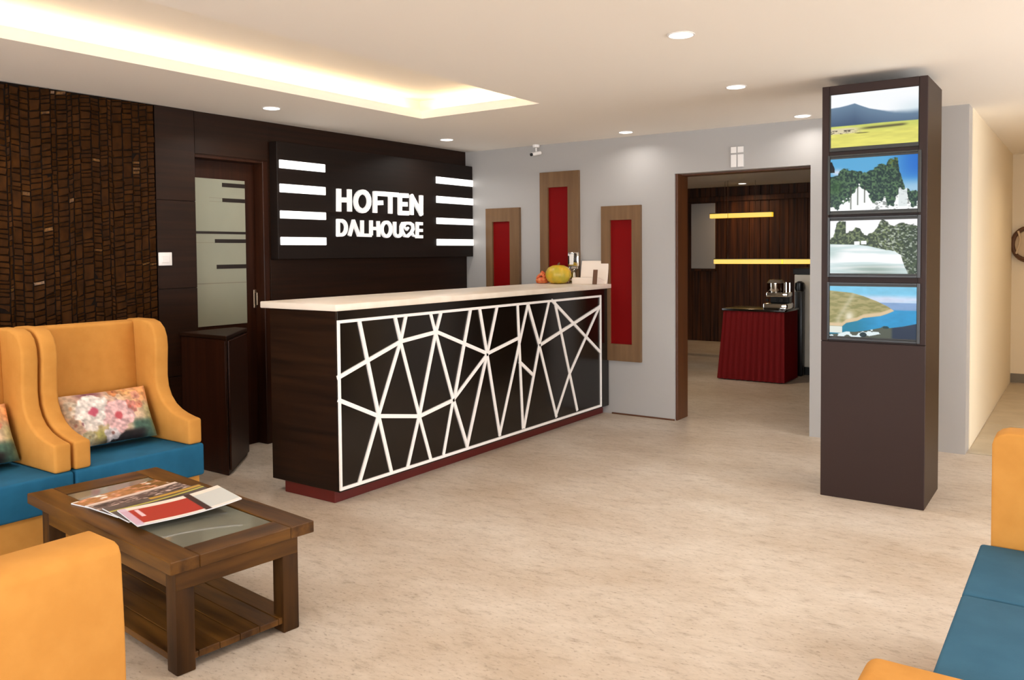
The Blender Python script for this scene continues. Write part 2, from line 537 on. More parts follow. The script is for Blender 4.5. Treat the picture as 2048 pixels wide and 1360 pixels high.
# unseen walls behind and beside the viewer; their windows are added for fill light
def glazed_wall(name, spans, lo_, hi_, fixed, inward, first):
    """wall along x (inward = +y) or along y (inward = -x) with window openings"""
    alongx = inward == 'y'
    f0, f1 = (fixed-.2, fixed) if alongx else (fixed, fixed+.2)
    def B(a, b_, z0, z1, p0=f0, p1=f1, bm=None):
        return box(a, b_, p0, p1, z0, z1, bm=bm) if alongx else box(p0, p1, a, b_, z0, z1, bm=bm)
    bm = B(lo_, hi_, 0, .25)
    bm = B(lo_, hi_, 2.30, CEIL, bm=bm)
    xs = [lo_]+[q for p in spans for q in p]+[hi_]
    for a, b_ in zip(xs[::2], xs[1::2]):
        bm = B(a, b_, .25, 2.30, bm=bm)
    structure(name, bm, M['offwhite'])
    mid_ = (f0+f1)/2
    for k, (a, b_) in enumerate(spans):
        c = (a+b_)/2
        wn = thing('window_%d' % (first+k), (c, mid_, .25) if alongx else (mid_, c, .25), kind='structure')
        fr = None
        for q in ((a, a+.05), (c-.025, c+.025), (b_-.05, b_)):
            fr = B(q[0], q[1], .25, 2.30, mid_-.03, mid_+.03, fr)
        for q in ((.25, .30), (1.60, 1.65), (2.25, 2.30)):
            fr = B(a, b_, q[0], q[1], mid_-.03, mid_+.03, fr)
        obj('window_frame', fr, M['plastic'], wn)
        for p0, p1 in ((a+.05, c-.025), (c+.025, b_-.05)):
            for q0, q1 in ((.30, 1.60), (1.65, 2.25)):
                obj('pane', B(p0, p1, q0, q1, mid_-.003, mid_+.003), M['glass'], wn)
        ld = bpy.data.lights.new('window_portal', 'AREA')
        ld.shape = 'RECTANGLE'; ld.size = b_-a; ld.size_y = 2.05
        ld.cycles.is_portal = True
        lo = bpy.data.objects.new('window_portal', ld)
        if alongx:
            lo.location = (c, mid_-.05, 1.275); lo.rotation_euler = (R(90), 0, 0)
        else:
            lo.location = (mid_+.05, c, 1.275); lo.rotation_euler = (R(90), 0, R(90))
        col.objects.link(lo)
glazed_wall('wall_front', [(-4.8, -2.3), (-2.0, .5), (.8, 3.0)], XD-.2, 3.4, -4.0, 'y', 1)
glazed_wall('wall_side', [(3.4, 6.2)], -4.0, YG, 3.2, 'x', 4)

# dining room shell
structure('wall_dining_left', box(-6.0, -5.8, YG+.2, DIN+.2, 0, CEIL), M['wenge_v'])
wd = structure('wall_dining', box(-6.0, -.86, DIN, DIN+.2, 0, CEIL), M['mosaicback'])
structure('wall_dining_right', box(-1.0, -.86, YG+.2, DIN, 0, CEIL), M['plank'])
x = -5.8; k = 0
rs = random.Random(11)
while x < -1.1:
    wv = rs.uniform(.12, .20)
    obj('plank', box(x+.003, min(x+wv, -1.0), DIN-.014-rs.uniform(0, .012), DIN, 0, CEIL, .003, 1), M['plank'], wd)
    x += wv
structure('trim_2', box(-5.8, -1.0, DIN-.05, DIN-.03, 2.22, 2.30, .004, 1), M['plank'])

# ------------------------------------------------------------------ door in the dark wall
XL = -5.245
dr = thing('door_1', (XL, 3.8, 0), kind='structure')
bm = box(XL-.04, XL, DY0, DY1, 0, DZ, .002, 1)
obj('leaf', bm, M['door'], dr)
GY0, GY1, GZ0, GZ1 = 3.565, 4.0, .93, 2.0
bm = box(XL, XL+.006, GY0, GY1, GZ0, GZ1, .001, 1)
pn = obj('pane', bm, M['frost'], dr)
for y0, z0, z1 in ((3.80, 1.945, 1.975), (3.80, 1.835, 1.863), (GY0, 1.60, 1.618), (3.73, 1.535, 1.562), (3.74, 1.345, 1.375)):
    obj('slot', box(XL+.0061, XL+.0085, y0, GY1, z0, z1), M['slot'], pn)
for y0, y1, z0, z1 in ((3.69, 3.80, 1.861, 1.863), (3.69, 3.80, 1.835, 1.837), (GY0, 3.73, 1.535, 1.537), (GY0, GY1, 1.238, 1.242)):
    obj('etched_line', box(XL+.0061, XL+.007, y0, y1, z0, z1), M['base'], pn)
bm = box(XL, XL+.012, 4.06, 4.085, 1.04, 1.18, .003, 1)
bm = tube([(XL+.01, 4.072, 1.06), (XL+.035, 4.072, 1.065), (XL+.035, 4.072, 1.155), (XL+.01, 4.072, 1.16)], .006, bm=bm)
obj('door_handle', bm, M['steel'], dr)
bm = box(XL, XD+.004, DY1-.05, DY1, 0, DZ, .004, 1)
bm = box(XL, XD+.004, DY0, DY1-.05, DZ-.02, DZ, .004, 1, bm=bm)
obj('door_frame', bm, M['door'], dr)

sw = thing('light_switch', (XD+.018, 3.255, 1.42), 0, 'white square light switch plate on dark wood beside the glazed door', 'switch')
obj('plate', box(XD+.018, XD+.027, 3.205, 3.303, 1.378, 1.467, .003, 2), M['plastic'], sw)
obj('rocker', box(XD+.027, XD+.031, 3.228, 3.280, 1.398, 1.447, .002, 1), M['plastic'], sw)

# wedge-shaped side cabinet in front of the door
cb = thing('wedge_cabinet', (-4.85, 3.5, 0), 0, 'dark brown wedge-shaped wooden side cabinet standing between wing chair and glazed door', 'cabinet')
foot = [(XD+.02, 3.345), (-4.60, 3.345), (-4.98, 3.80), (XD+.02, 3.80)]
obj('body', prism([(XD+.025, 3.355), (-4.615, 3.355), (-4.99, 3.79), (XD+.025, 3.79)], 'z', 0, .895, .004, 1), M['door'], cb)
obj('top', prism(foot, 'z', .895, .92, .004, 1), M['wenge'], cb)
obj('front_panel', box(-4.86, -4.62, 3.347, 3.355, .03, .885, .002, 1), M['door'], cb)
dx, dy = -4.985+4.607, 3.795-3.35
ln = math.hypot(dx, dy)
mx = Matrix.Translation((-4.607, 3.35, 0)) @ Matrix.Rotation(math.atan2(dy, dx), 4, 'Z')
obj('side_panel', box(.03, ln-.03, -.012, .0, .03, .885, .002, 1, mx=mx), M['door'], cb)

# ------------------------------------------------------------------ sign
XS = -5.05
sg = thing('wall_sign', (XS, 5.35, 1.4), 0, 'dark board above the counter with white raised letters and glowing bars', 'sign')
obj('board', box(XD+.001, XS, 4.15, 6.565, 1.41, 2.30, .003, 1), M['sign'], sg)
for y0, y1 in ((4.168, 4.625), (6.0, 6.562)):
    for z0, z1 in ((2.10, 2.163), (1.918, 1.982), (1.72, 1.779), (1.518, 1.579)):
        obj('light_bar', box(XS, XS+.012, y0, y1, z0, z1, .003, 1), M['lampbar'], sg)
BIG={
 'H':[[(4.764,1.963),(4.761,1.806)],[(4.882,1.965),(4.882,1.81)],[(4.763,1.887),(4.883,1.891)]],
 'O':[[(5.109,1.89),(5.105,1.865),(5.093,1.842),(5.075,1.824),(5.052,1.811),(5.028,1.807),(5.004,1.81),(4.982,1.82),(4.965,1.837),(4.955,1.859),(4.951,1.883),(4.956,1.908),(4.967,1.93),(4.985,1.949),(5.007,1.961),(5.031,1.966),(5.055,1.964),(5.077,1.954),(5.095,1.937),(5.106,1.915),(5.109,1.89)]],
 'F':[[(5.181,1.963),(5.178,1.809)],[(5.181,1.961),(5.292,1.963)],[(5.179,1.88),(5.26,1.885)]],
 'T':[[(5.273,1.962),(5.455,1.963)],[(5.371,1.96),(5.368,1.809)]],
 'E':[[(5.493,1.96),(5.49,1.807)],[(5.493,1.96),(5.586,1.962)],[(5.492,1.883),(5.572,1.885)],[(5.49,1.805),(5.59,1.806)]],
 'N':[[(5.648,1.959),(5.645,1.806)],[(5.648,1.959),(5.775,1.808)],[(5.778,1.961),(5.775,1.808)]],
}
SMALL={
 'D':[[(4.751,1.718),(4.749,1.601)],[(4.751,1.718),(4.783,1.718),(4.793,1.718),(4.806,1.714),(4.817,1.708),(4.827,1.699),(4.834,1.687),(4.838,1.675),(4.839,1.661),(4.837,1.648),(4.833,1.635),(4.825,1.623),(4.815,1.614),(4.804,1.607),(4.791,1.603),(4.781,1.602),(4.749,1.601)]],
 'A':[[(4.879,1.605),(4.923,1.717)],[(4.923,1.717),(4.98,1.606)]],
 'L':[[(5.023,1.717),(5.021,1.604)],[(4.98,1.604),(5.118,1.602)]],
 'H2':[[(5.129,1.72),(5.127,1.612)],[(5.215,1.716),(5.218,1.601)],[(5.128,1.662),(5.216,1.661)]],
 'O2':[[(5.371,1.659),(5.368,1.64),(5.36,1.622),(5.347,1.608),(5.331,1.599),(5.314,1.596),(5.296,1.599),(5.281,1.608),(5.269,1.621),(5.261,1.638),(5.259,1.657),(5.262,1.676),(5.27,1.693),(5.283,1.707),(5.299,1.716),(5.316,1.719),(5.333,1.717),(5.349,1.708),(5.361,1.695),(5.369,1.678),(5.371,1.659)]],
 'U':[[(5.421,1.715),(5.419,1.633),(5.419,1.631),(5.421,1.621),(5.427,1.611),(5.436,1.604),(5.448,1.599),(5.461,1.598),(5.474,1.6),(5.486,1.605),(5.495,1.612),(5.502,1.622),(5.504,1.632),(5.505,1.682)]],
 'S':[[(5.51,1.695),(5.523,1.713),(5.562,1.716),(5.62,1.717),(5.656,1.703),(5.662,1.667),(5.639,1.632),(5.586,1.6),(5.547,1.604),(5.522,1.635),(5.51,1.665),(5.51,1.695)],[(5.559,1.707),(5.542,1.683),(5.58,1.657),(5.594,1.675)],[(5.645,1.641),(5.664,1.606),(5.691,1.602)]],
 'E2':[[(5.72,1.717),(5.717,1.597)],[(5.72,1.717),(5.78,1.716)],[(5.718,1.655),(5.779,1.655)],[(5.711,1.597),(5.781,1.597)]],
}
for wd_, group in ((.040, BIG), (.028, SMALL)):
    for ch, strokes in group.items():
        bm = None
        for k, s in enumerate(strokes):
            wv = wd_ if ch != 'S' else (.026 if k == 0 else .018)
            bm = stroke(s, wv, XS, XS+.022-.0007*k, bm)
        obj('letter', bm, M['letter'], sg)

# ------------------------------------------------------------------ reception counter
CX0, CX1, CY0, CY1 = -4.12, -3.53, 3.31, 6.56
ct = thing('reception_counter', ((CX0+CX1)/2, 4.9, 0), 0, 'dark reception counter with white zigzag lattice on its glossy front', 'counter')
obj('body', box(CX0, CX1-.012, CY0, CY1, .072, 1.12, .003, 1), M['counter'], ct)
obj('plinth', box(CX0+.10, CX1-.055, CY0+.012, CY1-.01, 0, .072, .003, 1), M['kick'], ct)
fp = obj('front_panel', box(CX1-.012, CX1, CY0, CY1, .072, 1.12, .002, 1), M['gloss'], ct)
SX = CX1+.010
LATTICE=[((3.479,1.051),(3.629,0.47)),((3.308,0.741),(3.832,0.899)),((3.832,0.899),(4.171,0.929)),((4.171,0.934),(4.733,0.73)),((4.738,0.727),(5.134,0.804)),((3.783,1.058),(3.832,0.899)),((3.885,1.057),(3.832,0.899)),((3.832,0.899),(3.629,0.47)),((3.832,0.899),(4.0,0.406)),((4.124,1.055),(4.171,0.925)),((4.226,1.055),(4.171,0.925)),((4.171,0.925),(4.0,0.406)),((4.171,0.925),(4.347,0.455)),((3.312,0.609),(3.629,0.465)),((3.629,0.465),(4.0,0.402)),((4.0,0.402),(4.347,0.455)),((3.629,0.468),(3.46,0.097)),((3.629,0.468),(3.733,0.106)),((4.0,0.406),(3.886,0.103)),((4.0,0.406),(4.107,0.106)),((4.544,1.052),(4.36,0.474)),((4.651,1.055),(4.735,0.721)),((4.86,1.052),(4.735,0.721)),((4.735,0.721),(4.347,0.455)),((4.347,0.455),(4.242,0.111)),((4.347,0.455),(4.493,0.112)),((4.731,0.721),(4.493,0.112)),((4.735,0.721),(4.881,0.117)),((5.125,1.05),(5.183,0.117)),((5.263,1.048),(4.881,0.119)),((5.263,1.048),(5.419,0.721)),((5.147,0.62),(5.329,0.498)),((5.419,0.721),(5.198,0.117)),((5.419,0.721),(5.664,0.123)),((5.564,1.052),(5.419,0.721)),((5.419,0.721),(6.398,0.969)),((5.609,1.06),(6.4,0.564)),((5.648,1.052),(5.994,0.123)),((6.391,0.969),(5.874,0.439)),((5.874,0.439),(5.659,0.129)),]
FY0, FY1, FZ0, FZ1 = 3.305, 6.41, .085, 1.068
for q in ((FY0, FY1, FZ1-.018, FZ1), (FY0, FY1, FZ0, FZ0+.018), (FY0, FY0+.016, FZ0+.018, FZ1-.018), (FY1-.016, FY1, FZ0+.018, FZ1-.018)):
    obj('lattice_frame', box(CX1, SX+.002, *q, .001, 1), M['strip'], fp)
for i, (a, b_) in enumerate(LATTICE):
    wv = .026
    obj('lattice_strip', stroke([a, b_], wv*.95, CX1, SX-.0011*(i % 5)), M['strip'], fp)
tp = obj('countertop', box(-4.16, -3.50, 3.27, YG-.004, 1.122, 1.162, .006, 2), M['white'])
tag(tp, 'long white stone countertop lying on the dark reception counter', 'countertop')

# things on the counter
ZT = 1.162
g = thing('gourd', (-3.93, 6.36, ZT), 0, 'round yellow gourd resting on the white countertop', 'gourd')
ribs = lambda a: 1+.035*math.cos(9*a)
obj('flesh', lathe([(.02, .002), (.07, .006), (.100, .03), (.115, .07), (.112, .11), (.09, .145), (.05, .165), (.015, .168)], (-3.93, 6.36, ZT), 36, mod=ribs), M['gourd'], g)
obj('stalk', tube([(-3.93, 6.36, ZT+.163), (-3.928, 6.362, ZT+.178), (-3.918, 6.366, ZT+.188)], [.012, .008, .009], 8), M['leather'], g)
fl = thing('flower_ornament', (-4.115, 6.38, ZT), 0, 'small red and orange flower ornament beside the yellow gourd', 'ornament')
obj('cup', lathe([(.03, 0), (.055, .005), (.062, .03), (.05, .055), (.02, .06)], (-4.115, 6.38, ZT), 16), M['redfruit'], fl)
rs = random.Random(5)
for k in range(9):
    a = k*2.4; rr = .045*math.sqrt((k+.5)/9); zz = ZT+.05+.06*(1-rr/.05)
    c = Vector((-4.115+rr*math.cos(a), 6.38+rr*math.sin(a), zz))
    b = bmesh.new()
    bmesh.ops.create_icosphere(b, subdivisions=2, radius=.024)
    for v in b.verts: v.co = Matrix.Rotation(a, 3, 'Z') @ Matrix.Rotation(.7, 3, 'Y') @ Vector((v.co.x, v.co.y*.75, v.co.z*.45+v.co.x*v.co.x*9)) + c
    obj('petal', b, M['redfruit'], fl)
br = thing('brochure_holder', (-3.68, 6.45, ZT), 0, 'white angled brochure holder at the end of the countertop by the wall', 'holder')
obj('back_plate', prism([(6.50, 0+ZT), (6.515, ZT), (6.55, ZT+.205), (6.54, ZT+.205)], 'x', -3.79, -3.515, .002, 1), M['clear'], br)
obj('tray', prism([(6.36, ZT), (6.50, ZT), (6.50, ZT+.03), (6.375, ZT+.06), (6.36, ZT+.055)], 'x', -3.79, -3.535, .003, 1), M['clear'], br)
cdm = Matrix.Translation((-3.545, 6.335, ZT+.002)) @ Matrix.Rotation(R(12), 4, 'Z') @ Matrix.Rotation(R(-14), 4, 'X')
tag(obj('leaflet', box(-.02, .02, -.002, .002, 0, .13, mx=cdm), M['leather']), 'narrow dark leaflet leaning against the white brochure holder', 'leaflet')
gl = thing('desk_clock', (-3.86, 6.51, ZT), 0, 'small chrome desk stand with white face behind the yellow gourd', 'clock')
obj('base', lathe([(.05, 0), (.052, .02), (.03, .04), (.02, .10), (.03, .12), (.05, .135), (.045, .15)], (-3.86, 6.51, ZT), 20), M['chrome'], gl)
obj('face', box(-3.915, -3.805, 6.495, 6.525, ZT+.15, ZT+.285, .012, 3), M['chrome'], gl)
obj('dial', box(-3.893, -3.853, 6.491, 6.495, ZT+.17, ZT+.265, .001, 1), M['plastic'], gl)

# ------------------------------------------------------------------ grey wall decorations
for lab, x0, x1, z0, z1, rx0, rx1, rz0, rz1 in (
        ('brown framed red wall panel nearest the sign board, behind the countertop', -4.87, -4.475, .49, 1.875, -4.79, -4.585, .63, 1.745),
        ('tallest brown framed red wall panel, above the yellow gourd', -4.238, -3.822, .49, 2.187, -4.15, -3.935, .63, 2.045),
        ('brown framed red wall panel next to the dining room doorway', -3.59, -3.205, .48, 1.85, -3.502, -3.288, .63, 1.725)):
    a = thing('wall_art', ((x0+x1)/2, YG, z0), 0, lab, 'wall art', 'red panels on the grey wall')
    fb = None
    for q in ((x0, rx0, z0, z1), (rx1, x1, z0, z1), (rx0, rx1, z0, rz0), (rx0, rx1, rz1, z1)):
        fb = box(q[0], q[1], YG-.035, YG, q[2], q[3], bm=fb)
    bmesh.ops.remove_doubles(fb, verts=fb.verts, dist=1e-5)
    obj('frame', fb, M['artframe'], a)
    obj('inset', box(rx0, rx1, YG-.014, YG-.001, rz0, rz1), M['artred'], a)
sc_ = thing('security_camera', (-4.28, YG-.03, 2.40), 0, 'tiny white security camera with black lens high on grey wall', 'camera')
obj('mount', lathe([(.03, 0), (.034, .012), (.034, .025), (.0, .026)][:-1], (-4.27, YG-.04, CEIL-.026), 16), M['plastic'], sc_)
obj('arm', tube([(-4.27, YG-.04, CEIL-.03), (-4.265, YG-.045, 2.385)], .008, 8), M['plastic'], sc_)
hb = tube([(-4.235, YG-.02, 2.375), (-4.275, YG-.10, 2.355)], .018, 14)
obj('housing', hb, M['plastic'], sc_)
obj('lens', tube([(-4.275, YG-.10, 2.355), (-4.283, YG-.115, 2.351)], .014, 14), M['black'], sc_)
pq = thing('vent_plate', (-2.355, YG, 2.2), 0, 'pale four-pane plate on the grey wall above the doorway', 'wall plate')  # flat plate carrying four pale panes
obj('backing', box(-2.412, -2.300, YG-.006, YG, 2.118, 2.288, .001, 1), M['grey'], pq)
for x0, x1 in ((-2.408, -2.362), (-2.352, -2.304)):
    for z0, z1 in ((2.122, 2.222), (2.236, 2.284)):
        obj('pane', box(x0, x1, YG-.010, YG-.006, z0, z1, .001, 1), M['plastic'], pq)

# ------------------------------------------------------------------ display column
KX0, KX1, KY0, KY1, KZ = -1.298, -.742, 5.03, 5.536, 2.393
kk = thing('display_column', ((KX0+KX1)/2, (KY0+KY1)/2, 0), 0, 'tall dark square column carrying four landscape screens', 'display')
obj('body', box(KX0, KX1-.012, KY0+.012, KY1, 0, KZ, .003, 1), M['kiosk'], kk)
obj('side_panel', box(KX1-.012, KX1, KY0+.012, KY1, 0, KZ, .002, 1), M['kioskside'], kk)
obj('lower_panel', box(KX0, KX1, KY0, KY0+.012, 0, .915, .002, 1), M['kiosk'], kk)
for q in ((KX0, -1.258, .918, KZ), (-.785, KX1, .918, KZ)):
    obj('stile', box(q[0], q[1], KY0, KY0+.012, q[2], q[3], .002, 1), M['kiosk'], kk)
obj('top_rail', box(-1.258, -.785, KY0, KY0+.012, 2.342, KZ, .002, 1), M['kiosk'], kk)

def pic_field(u, v):
    n = vnoise(u, v, 9, 1); n2 = vnoise(u, v*4, 6, 2)
    top = np.interp(u, [0, .1, .2, .28, .36, .45, .6, .75, .9, 1], [.245, .235, .215, .19, .25, .31, .37, .41, .42, .42])+.01*(n-.5)
    A = np.ones(u.shape+(3,))*np.array((250, 252, 255))/255.
    A = mixc(A, (222, 234, 240), sm(u, .6, 1)*sm(v, .1, .4))
    mt_ = sm(v, top-.006-.05*sm(u, .5, .9), top+.012+.06*sm(u, .5, .9))
    depth = np.clip((v-top)/.35, 0, 1)
    mc = np.array((112, 138, 162))/255.*(1-depth[..., None])+np.array((72, 92, 120))/255.*depth[..., None]
    A = A*(1-mt_[..., None])+mc*mt_[..., None]
    fld = np.interp(u, [0, .3, .6, 1], [.60, .60, .595, .60])
    f = sm(v, fld-.008, fld+.006)
    fc = np.array((208, 214, 108))/255.*(1-sm(v, .6, .8)[..., None])+np.array((226, 220, 112))/255.*sm(v, .6, .8)[..., None]
    fc = fc*(.93+.14*n2[..., None])
    A = A*(1-f[..., None])+fc*f[..., None]
    st = np.exp(-((v-.665-.03*(.6-u))/.022)**2)*sm(u, .25, .5)*(1-sm(u, .8, .92))
    A = mixc(A, (104, 100, 66), np.clip(st*1.2, 0, 1))
    vil = (1-sm(u, .22, .42))*sm(v, .62, .66)*(1-sm(v, .73, .76))
    A = mixc(A, (222, 208, 178), vil*.9)
    dk = (vnoise(u*1.4, v*3, 22, 5) > .58)*(1-sm(u, .2, .38))*(np.abs(v-.715) < .035)
    A = mixc(A, (74, 66, 60), dk*.85)
    A = mixc(A, (90, 84, 54), np.exp(-((v-.752)/.008)**2)*sm(u, .28, .33)*(1-sm(u, .4, .47)))
    return A

def leaves(u, v, seed, dark, light):
    n = vnoise(u*1.6, v, 34, seed, 2)
    k = sm(n, .35, .72)[..., None]
    return np.array(dark)/255.*(1-k)+np.array(light)/255.*k

def pic_trees(u, v):
    j = (vnoise(u, v, 26, 8, 2)-.5)
    A = np.ones(u.shape+(3,))*np.array((92, 170, 216))/255.
    A = mixc(A, (36, 112, 204), sm(u, .6, 1)*(1-sm(v, .2, .7)))
    A = mixc(A, (176, 208, 230), sm(v, .38, .62)*.8)
    A = mixc(A, (210, 220, 236), np.exp(-(((u-.08)/.07)**2+((v-.26)/.06)**2)))
    top = np.interp(u, [0, .09, .1, .15, .2, .3, .42, .5, .53, .58, .65, .67, .70, .78, .80, .84, .87, 1], [.34, .32, .26, .2, .19, .25, .28, .24, .17, .15, .15, .08, .05, .06, .30, .50, .64, .66])+.07*j
    bot = np.interp(u, [0, .02, .09, .12, .14, .2, .22, .26, .30, .34, .38, .44, .47, .50, .55, .60, .64, .66, .74, .76, .79, .80, .88, .90, .95, 1], [.90, .92, 1.02, .90, .82, .80, .82, .70, .62, .52, .60, .66, .75, .88, .84, .88, .74, .92, .93, .80, .70, .62, .64, .80, 1.0, .9])+.14*j
    lf = leaves(u, v, 12, (30, 54, 52), (84, 116, 82))
    k = sm(v, top-.006, top+.008)
    A = A*(1-k[..., None])+lf*k[..., None]
    A = mixc(A, (46, 88, 40), k*np.exp(-(((u-.06)/.08)**2+((v-.55)/.15)**2))*.6)
    A = mixc(A, (120, 124, 44), k*np.exp(-(((u-.72)/.06)**2+((v-.12)/.12)**2))*.55*sm(vnoise(u, v, 40, 3, 1), .3, .7))
    k = sm(v, bot-.006, bot+.01)
    A = mixc(A, (250, 252, 250), k)
    fl_ = k*(vnoise(u, v, 40, 14, 1) > .72)*sm(u, .45, .55)
    A = mixc(A, (90, 96, 92), fl_*.6)
    for uu, b_ in ((.245, .98), (.325, .9), (.405, .86)):
        A = mixc(A, (64, 68, 56), np.exp(-((u-uu)/.006)**2)*(v < b_)*(v > .55))
    A = mixc(A, (16, 22, 28), ((v > .05) & (v < .26) & (u < .02+.03*sm(v, .05, .2)))*1.)
    A = mixc(A, (218, 226, 226), ((u > .79) & (u < .885) & (v > .63+.05*j) & (v < .95))*.8)
    return A

def pic_lake(u, v):
    j = vnoise(u, v, 26, 21, 2)-.5
    A = np.ones(u.shape+(3,))*np.array((250, 248, 250))/255.
    top = np.interp(u, [0, .04, .08, .10, .185, .19, .25, .30, .35, .38, .43, .50, .55, .60, .63, .67, .71, .75, .83, .92, 1], [.34, .30, .04, .02, .02, .22, .20, .14, .14, .22, .28, .24, .14, .0, .0, .04, .10, .12, .06, .08, .12])+.06*j
    lf = leaves(u, v, 31, (46, 60, 40), (116, 130, 88))
    lf = mixc(lf, (38, 56, 44), sm(u, .7, 1)*.55)
    k = sm(v, top-.006, top+.01)
    A = A*(1-k[..., None])+lf*k[..., None]
    sp = k*(vnoise(u, v, 48, 33, 1) > .70)*sm(u, .5, .6)
    A = mixc(A, (214, 220, 210), sp*.6)
    shore = np.interp(u, [0, .3, .45, .6, .75, .82, .85, .9, 1], [.44, .455, .48, .54, .58, .64, .80, 1.0, 1.1])+.04*j*sm(u, .5, .8)
    wv = vnoise(u*.5, v*5, 5, 40, 3)
    wc = np.array((206, 224, 224))/255.*np.ones(u.shape+(3,))
    wc = mixc(wc, (252, 252, 252), sm(wv+.5*np.exp(-((v-.70)/.12)**2), .45, .9))
    wc = mixc(wc, (176, 200, 196), np.exp(-((u-.0)/.12)**2-((v-.62)/.12)**2)*.8)
    wc = mixc(wc, (138, 158, 146), np.exp(-((u-.5)/.3)**2)*sm(v, .80, .90)*(1-.5*wv))
    k = sm(v, shore-.004, shore+.008)
    A = A*(1-k[..., None])+wc*k[..., None]
    for uu, vv, r_ in ((.32, .43, .03), (.40, .42, .03)):
        A = mixc(A, (252, 252, 252), ((np.abs(u-uu) < r_) & (np.abs(v-vv) < .03))*1.)
    return A

def pic_bay(u, v):
    n = vnoise(u, v*1.5, 12, 50)
    A = np.ones(u.shape+(3,))*np.array((122, 198, 230))/255.
    A = mixc(A, (216, 220, 240), sm(v, .12, .26)*(.6+.6*vnoise(u*.5, v*3, 6, 51)))
    A = mixc(A, (130, 162, 204), sm(v, .30, .315))
    A = mixc(A, (44, 150, 204), sm(v, .43, .47))
    A = mixc(A, (30, 128, 158), sm(1-u, .35, .8)*sm(v, .5, .7))
    A = A*(.95+.1*n[..., None])
    hill = np.interp(u, [0, .27, .40, .55, .68, .75, 1], [.09, .13, .19, .28, .38, .46, .47])
    coast = np.interp(u, [0, .10, .15, .20, .33, .40, .6, .68, .755, .76], [.80, .80, .80, .73, .68, .62, .57, .52, .46, .40])
    h = sm(v, hill-.005, hill+.006)*(1-sm(v, coast-.006, coast+.006))
    hc = mixc(np.ones(u.shape+(3,))*np.array((172, 160, 108))/255., (142, 138, 84), sm(vnoise(u, v*2, 14, 52), .35, .7))
    A = A*(1-h[..., None])+hc*h[..., None]
    A = mixc(A, (214, 206, 178), h*np.exp(-((u-.10-.5*np.clip(.65-v, 0, .6)*.75)/.035)**2)*.5)
    A = mixc(A, (232, 224, 200), h*np.exp(-(((u-.235)/.05)**2+((v-.60)/.10)**2)))
    A = mixc(A, (226, 198, 160), h*sm(v, coast-.09, coast-.05)*.9)
    A = mixc(A, (238, 236, 224), ((v > .80) & (u < .15) & (v < .93))*.95)
    fg = np.interp(u, [0, .1, .2, .3, .45, .6, .64, .7, .85, 1], [.96, .95, .90, .90, .86, .80, .76, .80, .76, .70])
    k = sm(v, fg-.004, fg+.006)
    A = mixc(A, (86, 92, 80), k)
    A = mixc(A, (38, 54, 76), k*sm(u, .71, .75))
    sn = k*(vnoise(u, v, 14, 55, 2) > .47)*(u < .62)*(v < fg+.12)
    A = mixc(A, (226, 240, 242), sn*1.)
    A = mixc(A, (20, 40, 46), (np.exp(-(((u-.40)/.05)**2+((v-.95)/.06)**2)) > .5)*.9)
    A = mixc(A, (20, 60, 66), (np.exp(-(((u-.66)/.045)**2+((v-.79)/.03)**2)) > .5)*.9)
    return A

for pic, z0, z1, big in ((pic_field, 2.036, 2.339, 0), (pic_trees, 1.672, 1.970, 1), (pic_lake, 1.312, 1.615, 1), (pic_bay, .948, 1.238, 1)):
    x0, x1 = -1.248, -.788
    e = .010
    fz0, fz1 = z0-.022, z1+.022 if big else z1+.003
    dsp = box(-1.258, -.785, KY0-.004*big, KY0+.011, fz0, fz1, .002, 1)
    d = obj('display', dsp, M['bezel'], kk)
    Y = KY0-.0045*big-.002
    if big:
        fr = None
        for q in ((-1.262, -1.250, fz0, fz1), (-.786, -.770, fz0, fz1), (-1.250, -.786, fz0, fz0+.014), (-1.250, -.786, fz1-.010, fz1)):
            fr = box(q[0], q[1], KY0-.016, KY0-.004, q[2], q[3], .0015, 1, bm=fr)
        obj('bezel', fr, M['black'] if pic in (pic_lake, pic_bay) else M['bezel'], d)
    sheet('screen', 190, 126, lambda u, v, z0=z0, z1=z1, Y=Y: np.stack([x0+(x1-x0)*u, np.full_like(u, Y), z1-(z1-z0)*v], -1), pic, M['screen'], d)

# ------------------------------------------------------------------ wing chairs
def wing_chair(loc, label):
    t = thing('wing_chair', loc, 0, label, 'chair', 'orange and blue wing chairs by the carved panel')
    W = .352
    obj('base', box(-.62, -.03, -W+.01, W-.01, .0, .245, .012, 2), M['orange'], t, local=True)
    obj('seat', box(-.60, 0, -W, W, .245, .42, .014, 3), M['blue'], t, local=True)
    back = [(-.485, .42), (-.525, 1.075), (-.60, 1.082), (-.645, 1.05), (-.63, .245), (-.59, .245), (-.52, .42)]
    obj('backrest', prism(back, 'y', -W+.075, W-.075, .02, 3), M['orange'], t, local=True)
    prof = [(-.012, .42), (-.012, .556), (-.06, .562), (-.12, .574), (-.18, .592), (-.235, .620), (-.278, .660), (-.305, .71), (-.315, .77), (-.312, .85), (-.306, .93),
            (-.312, .99), (-.335, 1.04), (-.375, 1.072), (-.43, 1.086), (-.60, 1.086), (-.645, 1.05), (-.64, .42)]
    for s in (-1, 1):
        y0, y1 = (W-.085, W-.004) if s > 0 else (-W+.004, -W+.085)
        obj('wing_arm', prism(prof, 'y', y0, y1, .014, 3), M['orange'], t, local=True, sharp=50)
    return t
wing_chair((-3.975, 2.385, 0), 'orange wing chair with blue seat nearest the dark wedge cabinet')
wing_chair((-3.975, 1.675, 0), 'orange wing chair with blue seat cut by the picture edge, farther from the cabinet')

